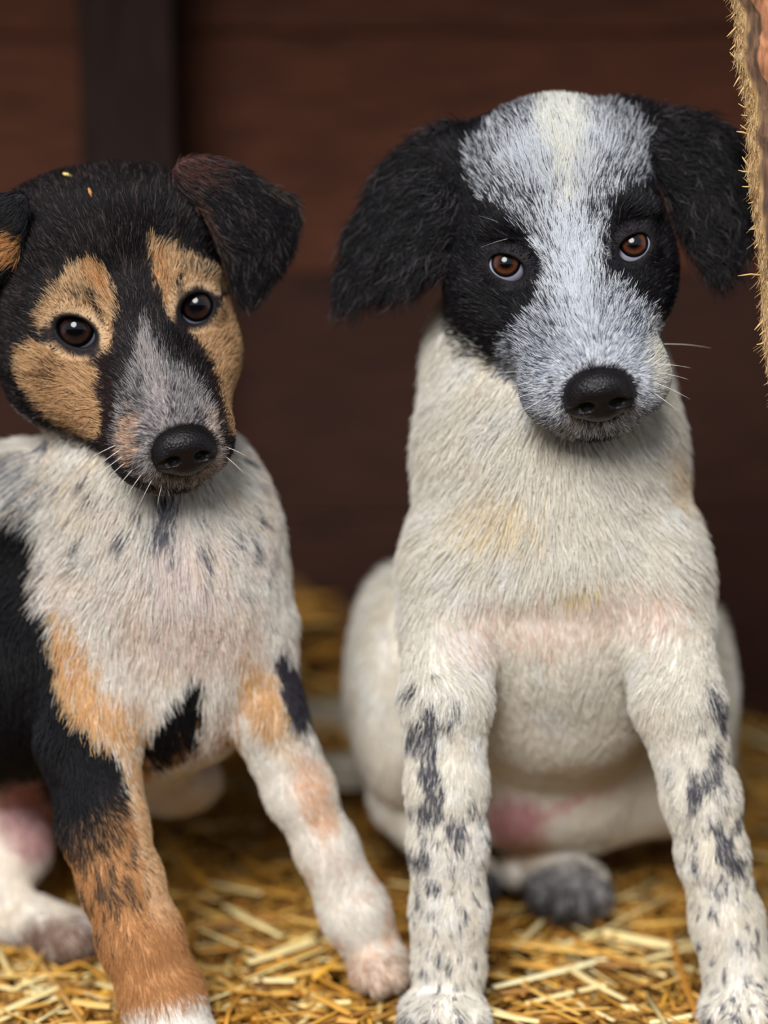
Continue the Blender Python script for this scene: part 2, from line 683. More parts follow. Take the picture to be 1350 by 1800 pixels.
def build_eye(parent, sol, E, Rr, gaze_px, iris_r, pup_r, iris_cols, name='eye'):
    """eyeball with iris and pupil caps; E centre in the modelling frame"""
    g = q(*gaze_px, E[1] - Rr * .9) - E
    g[1] = -math.sqrt(max(Rr * Rr - g[0] ** 2 - g[2] ** 2, (Rr * .4) ** 2))
    g = unit(g)
    A = unit(np.cross(g, [0, 0, 1.]))
    B = np.cross(A, g)

    def cap(ang0, ang1, rr, rings, seg=40):
        V, F = [], []
        for i in range(rings + 1):
            th = ang0 + (ang1 - ang0) * i / rings
            for s in range(seg):
                ph = 2 * math.pi * s / seg
                V.append(E + rr * (math.cos(th) * g + math.sin(th) * (math.cos(ph) * A + math.sin(ph) * B)))
        for i in range(rings):
            for s in range(seg):
                a, b = i * seg + s, i * seg + (s + 1) % seg
                F.append((a, b, b + seg, a + seg))
        return np.array(V), F
    V, F = cap(1e-3, math.pi - 1e-3, Rr, 24)
    eye = link_mesh(name, to_world(V), F, M_SCLERA, parent, origin=to_world(E))
    ai = math.asin(iris_r / Rr)
    ap = math.asin(pup_r / Rr)
    V, F = cap(1e-3, ai * 1.13, Rr * 1.012, 16)
    th = np.arccos(np.clip(unit(V - E) @ g, -1, 1))
    ph = np.arctan2((V - E) @ B, (V - E) @ A)
    t = th / ai
    c1, c2, rim = (lin(c) for c in iris_cols)
    st = (.5 + .5 * np.sin(ph * 17 + np.sin(ph * 5) * 2))[:, None] * .35
    col = c1 + (c2 - c1) * np.clip((t - .45) / .4, 0, 1)[:, None]
    col = col * (1 - st * .5)
    col = col + (rim - col) * sstep(.76, .95, t)[:, None]
    link_mesh('iris', to_world(V), F, M_IRIS, eye, col=col, origin=to_world(E))
    V, F = cap(1e-3, ap, Rr * 1.02, 6)
    link_mesh('pupil', to_world(V), F, M_PUPIL, eye, origin=to_world(E))
    return eye


def build_nose(parent, c, Rm, sc):
    s = Solid()
    s.ell((0, 0, 12), (57, 42, 36), 10)
    s.ell((0, 6, -20), (42, 38, 30), 14)
    for sg in (-1, 1):
        s.ell((sg * 36, 2, -8), (25, 36, 28), 12)
        s.ell((sg * 27, -40, -10), (15, 24, 10.5), 5, op='sub')
        s.cap((sg * 34, -36, -11), (sg * 64, -10, -18), 6.5, 5, 5, 'sub')
    s.cap((0, -42, -2), (0, -36, -50), 1.5, 3.5, 5, 'sub')
    xs, ys, zs = np.arange(-75, 76, 1.9), np.arange(-60, 60, 1.9), np.arange(-56, 56, 1.9)
    V, Q4 = s.mesh(xs, ys, zs)
    W = to_world(c + (V * sc) @ Rm.T)
    return link_mesh('nose', W, Q4, M_NOSE, parent, origin=to_world(c))


def axis(*segs):
    """axis samples: (start, stop, step) pieces"""
    return np.unique(np.concatenate([np.arange(a, b, s) for a, b, s in segs] + [[segs[-1][1]]]))


def ear_mesh(outline, d0, gx, gz, curv, thick, center, vox=4.0):
    """flap cut from an outline, bent in depth, with rounded edges: mesh in the modelling frame"""
    out = chaikin(np.array([q(x, y, d0)[[0, 2]] for x, y in outline]), 2)
    c = q(*center, d0)
    lo, hi = out.min(0) - 30, out.max(0) + 30

    def yc(X, Z):
        x, z = X - c[0], Z - c[2]
        return d0 + gx * x + gz * z + curv[0] * x * x + curv[1] * z * z + curv[2] * x * z
    xs, zs = np.arange(lo[0], hi[0], vox), np.arange(lo[1], hi[1], vox)
    XX, ZZ = np.meshgrid(xs, zs, indexing='ij')
    sd = poly_sd(out, XX, ZZ)
    yy = yc(XX, ZZ)
    ys = np.arange(yy.min() - thick - 20, yy.max() + thick + 20, vox)
    r = thick * .5
    th = r * (0.55 + 0.45 * np.clip(-sd / 60, 0, 1))
    a = np.maximum(sd[:, None, :] + r, 0)
    b = np.abs(ys[None, :, None] - yy[:, None, :]) * r / th[:, None, :]
    F = np.sqrt(a * a + b * b) - r
    F = np.where(a <= 0, np.maximum(b - r, -r), F)
    V, Q4 = surface_nets(F.astype(np.float32), xs.astype(np.float32), ys.astype(np.float32), zs.astype(np.float32))
    return V, Q4


def whisker(parent, sol, px, py, dx, dy, dd, r=.8, mat=None, sag=.12):
    p = sol.on(px, py)
    e = p + np.array([dx, dd, -dy])
    L = math.hypot(dx, dy)
    path = []
    for i in range(7):
        t = i / 6
        w = p + (e - p) * t
        w = w + np.array([0, 0, -sag * L * t * t])
        path.append(w)
    V, F = tube(np.array(path), [r * .72 * (1 - .85 * i / 6) for i in range(7)], 5)
    return link_mesh('whisker', to_world(V), F, mat or M_WHISK, parent, origin=to_world(p))


def make_puppy(S):
    base = np.array(S['base'], float)
    root = bpy.data.objects.new('puppy', None)
    COL.objects.link(root)
    root.location = base
    tag(root, S['label'], 'puppy', 'puppies sitting in the straw')
    O, Rm = S['frame']
    H = lambda a, b, y: O + a * Rm[:, 0] + y * Rm[:, 1] + b * Rm[:, 2]
    sol = Solid()
    # torso and legs first
    S['body'](sol)
    # the head
    head = Solid()
    hp = S['head']
    for tgt in (head, sol):
        hp(tgt, H, Rm)
    # grooves along the lips
    for path, r in S['grooves']:
        pts = [(head.on(x, y), r) for x, y in path]
        sol.chain(pts, 7, 'sub')
    # eyes: lids bulge, openings cut
    eyes = []
    for e in S['eyes']:
        p = head.on(*e['at'])
        Rr = e['R']
        E = p + np.array([0, Rr * e.get('sink', .80), 0])
        a = math.radians(e['ang'])
        rot = np.stack([np.array([math.cos(a), 0, math.sin(a)]), np.array([0, 1., 0]), np.array([-math.sin(a), 0, math.cos(a)])], 1)
        sol.ell(E, (Rr + 8,) * 3, 16)
        head.ell(E, (Rr + 8,) * 3, 16)
        k = 1 + p[1] / FPX
        oc = q(*e['open'], E[1] - Rr)
        sol.ell(oc, (e['rx'] * k, 46, e['rz'] * k), 3, rot, 'sub')
        eyes.append((E, Rr, oc, rot, e))
    xs, ys, zs = S['axes']
    V, Q4 = sol.mesh(xs, ys, zs)
    Nv = vert_normals(V, Q4)

    def eye_metric(P):
        m = np.full(len(P), 99.0)
        away = np.zeros((len(P), 3))
        for E, Rr, oc, rot, e in eyes:
            L = (P - oc) @ rot
            k = np.sqrt((L[:, 0] / e['rx']) ** 2 + (L[:, 2] / e['rz']) ** 2 + (np.maximum(np.abs(L[:, 1]) - 40, 0) / 20) ** 2)
            w = k < m
            m = np.where(w, k, m)
            dv = P - oc
            dv[:, 1] = 0
            away = np.where(w[:, None], unit(dv), away)
        return m, away
    nc, nsc = S['nose']
    npos = head.on(*nc)
    npos = npos + np.array([0, S.get('nose_in', 4), 0])

    def nose_metric(P):
        L = (P - npos) @ Rm
        return np.sqrt((L[:, 0] / (52 * nsc)) ** 2 + (L[:, 2] / (38 * nsc)) ** 2 + (np.maximum(np.abs(L[:, 1]) - 70, 0) / 20) ** 2)
    hm = lambda P: 1 - sstep(4, 22, head.at(P))
    ctx = dict(O=O, Rm=Rm, H=H, hm=hm, eye=eye_metric, nose=nose_metric, npos=npos)
    colf = lambda P, N, rnd: S['coat'](P, N, rnd, ctx)
    vc = colf(V, Nv, None)
    em, _ = eye_metric(V)
    vc = vc + (lin((34, 30, 33)) - vc) * (1 - sstep(1.15, 1.4, nose_metric(V)))[:, None]
    rimc = lin((20, 17, 20))
    vc = vc + (rimc - vc) * (1 - sstep(1.10, 1.32, em))[:, None]
    skin = lin(S['skin'])
    lum = vc.mean(1, keepdims=True)
    vc = vc * .9 + np.minimum(skin, vc * 3) * .1
    body = link_mesh('body', to_world(V), Q4, M_SKIN, root, col=vc, origin=base)

    def dens(P, N):
        d = S['density'](P, N, ctx)
        e, _ = eye_metric(P)
        d = np.where(e < 1.08, 0, d)
        d = np.where(nose_metric(P) < .95, 0, d)
        back = sstep(.25, .7, N[:, 1])
        return d * (1 - .75 * back)

    def flow(P, N):
        h = hm(P)[:, None]
        fh = unit(P - (npos + np.array([0, -30, 0]) - 20 * Rm[:, 2] * 0))
        fh = fh + 0.25 * np.array([0, 1, 0])
        fb = S['flow'](P, N, ctx)
        f = unit(fb * (1 - h) + fh * h)
        e, aw = eye_metric(P)
        w = (1 - sstep(1.3, 2.4, e))[:, None]
        return unit(f * (1 - w) + aw * w)

    def length(P, N):
        L, lf = S['length'](P, N, ctx)
        e, _ = eye_metric(P)
        nm = nose_metric(P)
        L = L * (0.35 + .65 * sstep(1.2, 2.6, e)) * (0.75 + .25 * sstep(1, 1.7, nm))
        return L, lf
    pts, rad, C = grow(V, Q4, Nv, S['dens_max'], dens, flow, length, colf, seed=S['seed'], rad=S['rad'])
    print('hairs', len(pts), 'verts', len(V))
    link_curves('fur', to_world(pts), rad / PPM, C, M_FUR, body, base)
    # ears
    for e in S['ears']:
        EV, EQ = ear_mesh(e['outline'], e['d'], e['gx'], e['gz'], e['curv'], e['thick'], e['center'])
        EN = vert_normals(EV, EQ)
        ec = lambda P, N, rnd, e=e: e['coat'](P, N, rnd, ctx)
        eo = to_world(q(*e['root'], e['d']))
        ear = link_mesh('ear', to_world(EV), EQ, M_SKIN, root, col=ec(EV, EN, None) * .8, origin=eo)
        tip = q(*e['tip'], e['d'])
        rt = q(*e['root'], e['d'])
        mid = q(*e['bend'], e['d'])

        def eflow(P, N):
            g1, g2 = unit(mid - rt), unit(tip - mid)
            t = np.clip(((P - rt) @ (tip - rt)) / ((tip - rt) @ (tip - rt)), 0, 1)[:, None]
            return unit(g1 * (1 - t) + g2 * t)

        def elen(P, N):
            t = np.clip(((P - rt) @ (tip - rt)) / ((tip - rt) @ (tip - rt)), 0, 1)
            return e['len'] * (.7 + .6 * t), e['lift']
        eden = lambda P, N: e['dens'] * (1 - .7 * sstep(.25, .7, N[:, 1]))
        pts, rad, C = grow(EV, EQ, EN, e['dens'], eden, eflow, elen, ec, seed=S['seed'] + 9, rad=S['rad'], wig=e['wig'], clump=e.get('clump', 30), curl=e.get('curl', 0), K=e.get('K', 5))
        link_curves('fur', to_world(pts), rad / PPM, C, M_FUR, ear, eo)
    for E, Rr, oc, rot, e in eyes:
        build_eye(root, sol, E, Rr, e['gaze'], e['iris'], e['pupil'], S['iris'])
    build_nose(root, npos, Rm @ S.get('nose_rot', np.eye(3)), nsc)
    for w in S['whiskers']:
        whisker(root, head, *w)
    return root, sol


def rotx(deg):
    a = math.radians(deg)
    return np.array([[1, 0, 0], [0, math.cos(a), -math.sin(a)], [0, math.sin(a), math.cos(a)]])


# ---------------- the white puppy with black ears
FR = head_frame(1003, 445, 0, 9.0, 0.0)


def r_body(s):
    E = lambda px, py, d, r, k=60, rot=None: s.ell(q(px, py, d), np.array(r) * (1 + d / FPX), k, rot)
    P = lambda px, py, d, r: (q(px, py, d), r * (1 + d / FPX))
    E(970, 925, 195, (222, 165, 300))
    E(962, 745, 200, (208, 150, 210), 90)
    E(955, 610, 235, (185, 130, 150), 70)
    E(802, 1050, 165, (88, 110, 165), 60)
    E(1152, 1050, 165, (84, 110, 165), 60)
    E(980, 1150, 380, (212, 220, 215), 80)
    E(970, 1270, 560, (190, 190, 150), 80)
    E(955, 1375, 640, (205, 190, 120), 60)
    E(712, 1215, 640, (98, 230, 205), 50)
    E(1222, 1240, 620, (62, 200, 170), 50)
    E(1180, 1340, 650, (90, 180, 110), 50)
    s.chain([P(1170, 1385, 600, 74), P(1010, 1440, 610, 52), P(930, 1480, 640, 40)], 40)
    # hind feet
    s.chain([P(905, 1490, 660, 34), P(975, 1540, 600, 50)], 25)
    E(998, 1552, 570, (66, 80, 46), 20)
    for dx, dy in ((-48, 14), (-14, 28), (24, 28), (54, 12)):
        E(998 + dx, 1562 + dy, 520, (22, 46, 27), 7)
    E(905, 1533, 590, (20, 40, 24), 8)
    s.chain([P(720, 1400, 640, 70), P(800, 1500, 620, 50)], 30)
    E(825, 1548, 570, (50, 80, 46), 20)
    # fore legs
    s.chain([P(792, 1100, 135, 78), P(783, 1230, 80, 67), P(785, 1380, 88, 64), P(787, 1480, 100, 62), P(790, 1600, 120, 60), P(789, 1700, 140, 62)], 26)
    s.chain([P(1165, 1100, 135, 76), P(1190, 1230, 90, 68), P(1232, 1400, 100, 60), P(1252, 1500, 112, 54), P(1278, 1620, 130, 55), P(1296, 1700, 140, 58)], 26)
    for cx, cy, d in ((780, 1772, 128), (1308, 1762, 130)):
        E(cx, cy, d, (72, 88, 48), 24)
        for dx, dy, dd in ((-52, 22, -38), (-18, 30, -64), (20, 30, -64), (54, 20, -38)):
            E(cx + dx, cy + dy, d + dd, (23, 40, 28), 8)


def r_head(s, H, R):
    E = lambda a, b, y, r, k=40: s.ell(H(a, b, y), r, k, R)
    E(-6, 70, 130, (182, 190, 196))
    E(0, 165, 120, (150, 150, 108), 60)
    for sg in (-1, 1):
        E(sg * 112 - 16, -38, 95, (92, 120, 118), 60)
        E(sg * 98, 52, -6, (58, 46, 34), 40)
        E(sg * 150 - 4, 195, 125, (66, 60, 58), 50)
    E(-4, -120, 20, (138, 125, 110), 60)
    s.cap(H(0, -60, 30), H(0, -190, -50), 112, 108, 50)
    s.cap(H(0, 10, -35), H(4, -205, -118), 42, 48, 50)
    for sg in (-1, 1):
        E(sg * 54, -232, -72, (76, 80, 76), 34)
    E(-2, -294, -50, (74, 66, 38), 12)
    s.cap(H(0, -190, 20), H(0, -90, 170), 78, 120, 40)


BLACK, DARK = (24, 22, 26), (44, 40, 44)
CREAM, WHITE, GREY = (226, 217, 198), (226, 226, 222), (120, 122, 132)


def r_coat(P, N, rnd, X):
    pt = Paint(P, (233, 229, 219), rnd)
    u, v = oblique(P, 970, 1150, 120)
    front = 1 - sstep(330, 430, P[:, 1])
    n1 = vnoise(P, 60, 21)
    pt.lay(sstep(.5, .8, n1) * .4, (231, 224, 209))
    pt.lay(sstep(.55, .8, vnoise(P, 45, 22)) * .5, (238, 238, 236))
    pt.blob(u, v, (880, 905), (70, 50), (238, 224, 196), .6, amt=.6)
    pt.blob(u, v, (1190, 820), (40, 50), (230, 208, 176), .6, amt=.6)
    pt.poly(u, v, [(790, 1075), (860, 1040), (980, 1048), (1060, 1015), (1180, 1020), (1195, 1090), (1170, 1130), (1090, 1105), (1010, 1160), (900, 1130), (840, 1150), (800, 1150)], (216, 194, 180), 34, 26, .5)
    pt.blob(u, v, (1015, 1030), (30, 22), (222, 206, 160), .5, amt=.7)
    # legs: slate patches and ticking
    dark = vnoise(P * np.array([1, .5, .55]), 17, 31)
    d2 = vnoise(P * np.array([1, .6, .8]), 9, 33)
    wl = np.exp(-((u - 752) / 42) ** 2) * sstep(1170, 1240, v) * (1 - sstep(1470, 1560, v)) * front
    wl = np.maximum(wl, np.exp(-((u - 775) / 60) ** 2 - ((v - 1440) / 75) ** 2) * front)
    pt.lay(sstep(.62, .36, dark + .16 * (1 - wl)) * np.minimum(wl * 1.3, .82), (90, 91, 99))
    wr = np.exp(-((u - 1275) / 38) ** 2) * sstep(1130, 1220, v) * (1 - sstep(1480, 1600, v)) * front
    wr = np.maximum(wr, np.exp(-((u - 1240) / 50) ** 2 - ((v - 1400) / 60) ** 2) * front * .9)
    pt.lay(sstep(.62, .36, dark + .16 * (1 - wr)) * np.minimum(wr * 1.3, .82), (88, 89, 98))
    leg = front * sstep(1330, 1500, v) * ((u < 880) | (u > 1170))
    pt.lay(sstep(.71, .78, d2) * leg * .85, (84, 86, 98))
    toe = front * sstep(1755, 1795, v)
    pt.lay(sstep(.40, .6, dark) * toe * .8, (96, 94, 98))
    # hind quarters
    back = sstep(330, 430, P[:, 1])
    hu, hv = oblique(P, 950, 1450, 600)
    pt.blob(hu, hv, (1000, 1568), (85, 55), (96, 94, 96), .3, amt=.95, mask=back)
    pt.blob(hu, hv, (985, 1590), (60, 34), (60, 58, 60), .4, amt=.7, mask=back)
    pt.blob(hu, hv, (825, 1560), (60, 40), (92, 96, 100), .3, mask=back)
    pt.blob(hu, hv, (915, 1490), (50, 26), (196, 160, 112), .5, amt=.8, mask=back)
    pt.blob(hu, hv, (905, 1440), (55, 40), (214, 164, 172), .5, amt=.9, mask=back)
    pt.blob(hu, hv, (1010, 1405), (70, 9), (224, 180, 184), .5, -22, amt=.8, mask=back)
    # the head
    h = X['hm'](P)
    u, v = oblique(P, 1015, 470, -20)
    hb = pt.c.copy()
    L = (P - X['O']) @ X['Rm']
    low = sstep(-60, -160, L[:, 2]) * sstep(20, 110, L[:, 1])       # throat side stays cream
    hk = h * (1 - low)
    pt.lay(hk, BLACK)
    pt.lay(hk * sstep(.66, .9, vnoise(P, 14, 41)) * .35, (52, 48, 52))
    pt.lay(hk * .06, (84, 80, 84))
    face = [(868, 222), (930, 172), (985, 140), (1060, 160), (1125, 235), (1158, 300), (1130, 335), (1088, 352), (1068, 385), (1060, 430), (1060, 478),
            (1100, 512), (1145, 552), (1195, 610), (1215, 690), (1190, 760), (1120, 800), (1050, 815), (970, 800), (905, 740), (868, 640), (900, 590),
            (945, 535), (958, 490), (954, 452), (938, 415), (900, 385), (848, 348), (830, 300), (842, 250)]
    sd = poly_sd(chaikin(face, 1), u + pt.w1 * 20, v + pt.w2 * 14)
    inside = (1 - sstep(-12, 10, sd)) * hk
    pt.lay(inside, (218, 222, 228))
    roan = np.clip(sstep(-90, -5, sd) * .62 + .07, 0, 1) * (.45 + 1.1 * (vnoise(P, 10, 43) * .5 + vnoise(P, 36, 44) * .5))
    fore = 1 - sstep(350, 420, v)
    pt.lay(inside * roan * (fore * .95 + (1 - fore) * .5), (66, 66, 76))
    muz = sstep(500, 590, v)
    pt.lay(inside * muz * .30, (128, 134, 148))
    pt.lay(inside * muz * sstep(.45, .7, vnoise(P, 22, 46)) * .28, (80, 84, 98))
    pt.lay(inside * sstep(690, 760, v) * .2, (84, 90, 104))
    pt.blob(u, v, (1172, 640), (34, 70), (226, 222, 208), .5, -14, mask=hk, amt=.75)
    pt.poly(u, v, [(935, 150), (1030, 150), (1034, 250), (1016, 340), (990, 400), (974, 310), (948, 230)], (236, 235, 227), 24, 24, .82, hk)
    pt.blob(u, v, (1008, 470), (34, 90), (218, 222, 228), .5, mask=hk, amt=.7)
    pt.blob(u, v, (1050, 768), (36, 5), (40, 40, 50), .4, -6, mask=hk, warp=3)
    nm = X['nose'](P)
    pt.lay((1 - sstep(1.05, 1.35, nm)) * hk * .8, (46, 44, 50))
    return pt.c


def r_density(P, N, X):
    h = X['hm'](P)
    u, v = oblique(P, 970, 1150, 120)
    d = .062 + .145 * h
    bald = 1 - sstep(-30, 30, poly_sd([(790, 1075), (860, 1040), (980, 1048), (1060, 1015), (1180, 1020), (1195, 1090), (1170, 1130), (1090, 1105), (1010, 1160), (900, 1130), (840, 1150), (800, 1150)], u, v))
    d = d * (1 - .45 * bald * (P[:, 1] < 200))
    d = d * (1 - .5 * sstep(330, 430, P[:, 1]) * (1 - h))
    leg = sstep(1150, 1300, v)
    return d * (1 + .5 * leg)


def r_flow(P, N, X):
    u, v = oblique(P, 970, 1150, 120)
    f = np.tile(np.array([0, .1, -1.0]), (len(P), 1))
    up = 1 - sstep(950, 1150, v)
    f[:, 0] += up * np.clip((u - 985) / 210, -1.1, 1.1) * .9
    bald = sstep(1060, 1110, v) * (1 - sstep(1180, 1240, v))
    f[:, 0] -= bald * np.clip((u - 985) / 210, -1, 1) * .5
    return f


def r_length(P, N, X):
    h = X['hm'](P)
    u, v = oblique(P, 970, 1150, 120)
    L = (P - X['O']) @ X['Rm']
    body = 52 - 18 * sstep(950, 1150, v) - 14 * sstep(1180, 1330, v)
    bald = np.exp(-((u - 985) / 190) ** 2 - ((v - 1090) / 45) ** 2) * (P[:, 1] < 200)
    body = body * (1 - .6 * bald)
    hd = 13 + 10 * sstep(-240, -60, L[:, 2]) + 16 * sstep(20, 200, L[:, 2]) + 12 * sstep(60, 200, L[:, 1])
    ln = body * (1 - h) + hd * h
    return ln, .26 + .04 * (1 - h)


def r_earcoat(P, N, rnd, X):
    pt = Paint(P, BLACK, rnd)
    pt.lay(sstep(.55, .85, vnoise(P, 24, 51)) * .4, (54, 46, 47))
    pt.lay(np.full(len(P), .06), (96, 92, 96))  # scattered lighter strands paint in the ear's specular glints
    return pt.c


RIGHT = dict(
    base=(0.085, 0.06, 0.0), label='white puppy with black ears, black eye patches and a speckled grey muzzle, facing front',
    frame=FR, body=r_body, head=r_head,
    grooves=[([(985, 758), (1010, 768), (1035, 771), (1055, 768), (1080, 764), (1110, 752)], 4.5),
             ([(1056, 738), (1056, 762)], 3.0)],
    eyes=[dict(at=(891, 465), R=38, open=(891, 470), rx=34, rz=21, ang=-24, gaze=(889, 460), iris=23, pupil=11),
          dict(at=(1115, 431), R=38, open=(1115, 435), rx=33, rz=21, ang=34, gaze=(1114, 425), iris=23, pupil=11)],
    iris=((22, 11, 8), (98, 53, 31), (11, 10, 15)),
    nose=((1053, 692), 1.0), nose_rot=rotx(22), nose_in=2,
    axes=(axis((540, 790, 7), (790, 1225, 3.2), (1225, 1460, 7)) - 675, axis((-330, 160, 3.2), (160, 1000, 8)), axis((-1080, 110, 7), (110, 760, 3.2))),
    skin=(206, 178, 170), coat=r_coat, density=r_density, flow=r_flow, length=r_length, dens_max=.23, seed=3, rad=.7,
    ears=[dict(outline=[(850, 235), (800, 212), (755, 225), (695, 270), (645, 345), (612, 430), (600, 500), (616, 528), (648, 505), (700, 508), (760, 490), (815, 440), (850, 350)],
               d=95, gx=-.35, gz=.15, curv=(.0012, .0002, 0), thick=34, center=(740, 360), root=(835, 260), bend=(690, 300), tip=(620, 520), len=52, lift=.28, dens=.085, K=8, curl=.55, wig=.36, clump=24, coat=r_earcoat),
          dict(outline=[(1095, 235), (1130, 192), (1200, 190), (1275, 208), (1318, 275), (1318, 380), (1290, 455), (1262, 478), (1228, 458), (1196, 405), (1172, 335), (1140, 300)],
               d=85, gx=.30, gz=.15, curv=(.0012, .0002, 0), thick=34, center=(1230, 330), root=(1120, 235), bend=(1240, 270), tip=(1262, 480), len=50, lift=.28, dens=.085, K=8, curl=.55, wig=.36, clump=24, coat=r_earcoat)],
    whiskers=[(935, 672, -60, 8, -10), (940, 690, -62, 16, -14), (950, 705, -50, 24, -14), (938, 655, -58, -6, -8), (1150, 640, 62, 0, -10, .8),
              (1155, 655, 52, 6, -10), (1150, 672, 60, 22, -12), (1148, 690, 46, 30, -14), (1160, 605, 90, -4, 0, .7), (985, 770, -6, 34, -10, .7, M_WHISK_D),
              (960, 755, -10, 28, -8, .7, M_WHISK_D), (1120, 765, 12, 26, -8, .7, M_WHISK_D), (905, 417, -60, 12, -14, .4), (885, 395, -44, -20, -14, .35)],
)
make_puppy(RIGHT)

# ---------------- the tricolour puppy
FL = head_frame(237, 556, 0, 11.4, 11.0)


def l_body(s):
    E = lambda px, py, d, r, k=60, rot=None: s.ell(q(px, py, d), np.array(r) * (1 + d / FPX), k, rot)
    P = lambda px, py, d, r: (q(px, py, d), r * (1 + d / FPX))
    E(285, 985, 180, (190, 155, 240), 80)
    E(372, 985, 175, (94, 130, 165), 80)
    E(235, 850, 190, (165, 140, 170), 80)
    E(55, 895, 240, (110, 120, 115), 60)
    E(150, 1120, 190, (110, 130, 190), 60)
    E(310, 1190, 240, (150, 150, 160), 80)
    E(398, 1110, 200, (88, 110, 130), 80)
    E(30, 1130, 420, (230, 300, 250), 80)
    E(-60, 1330, 760, (260, 300, 150), 60)
    E(255, 1300, 420, (110, 200, 90), 60)
    E(300, 1375, 620, (86, 100, 56), 30)
    # hind leg at the frame's edge
    s.chain([P(-70, 1480, 560, 105), P(20, 1490, 520, 62), P(-20, 1590, 470, 50), P(110, 1640, 400, 42)], 34)
    E(125, 1650, 390, (52, 70, 40), 20)
    # fore legs
    s.chain([P(165, 1150, 150, 96), P(155, 1300, 110, 82), P(180, 1450, 84, 72), P(212, 1550, 72, 66), P(247, 1650, 66, 68), P(284, 1750, 66, 68), P(304, 1800, 60, 64)], 26)
    E(316, 1836, 40, (70, 90, 46), 24)
    for dx, dy, dd in ((-50, 18, -38), (-18, 28, -64), (20, 28, -64), (52, 16, -38)):
        E(316 + dx, 1836 + dy, 40 + dd, (23, 40, 27), 8)
    s.chain([P(430, 1100, 180, 78), P(464, 1250, 180, 62), P(525, 1390, 200, 54), P(573, 1490, 220, 48), P(622, 1600, 246, 54), P(655, 1672, 262, 48)], 26)
    E(668, 1700, 250, (48, 70, 44), 20)
    for dx, dy, dd in ((-30, 12, -40), (-2, 22, -56), (26, 14, -44)):
        E(668 + dx, 1704 + dy, 250 + dd, (18, 32, 22), 7)


def l_head(s, H, R):
    E = lambda a, b, y, r, k=40: s.ell(H(a, b, y), r, k, R)
    E(-12, 82, 135, (190, 186, 188))
    E(-95, 124, 130, (150, 150, 150), 60)
    E(30, 170, 120, (160, 150, 98), 60)
    E(-142, -42, 115, (98, 120, 122), 60)
    E(98, -50, 105, (84, 118, 118), 60)
    for sg in (-1, 1):
        E(sg * 100, 46, 0, (56, 44, 32), 40)
    s.cap(H(-100, -90, 60), H(-40, -190, -10), 78, 70, 50)
    s.cap(H(92, -90, 60), H(62, -200, -20), 70, 64, 50)
    s.cap(H(0, -40, 45), H(8, -180, -50), 106, 88, 50)
    s.cap(H(0, 0, -30), H(10, -200, -120), 40, 42, 50)
    for sg in (-1, 1):
        E(sg * 44 + 10, -228, -78, (66, 72, 74), 30)
    E(6, -284, -48, (66, 60, 36), 12)
    s.cap(H(0, -180, 30), H(-20, -90, 170), 72, 120, 40)


TAN, TAN_D = (206, 150, 92), (150, 98, 54)


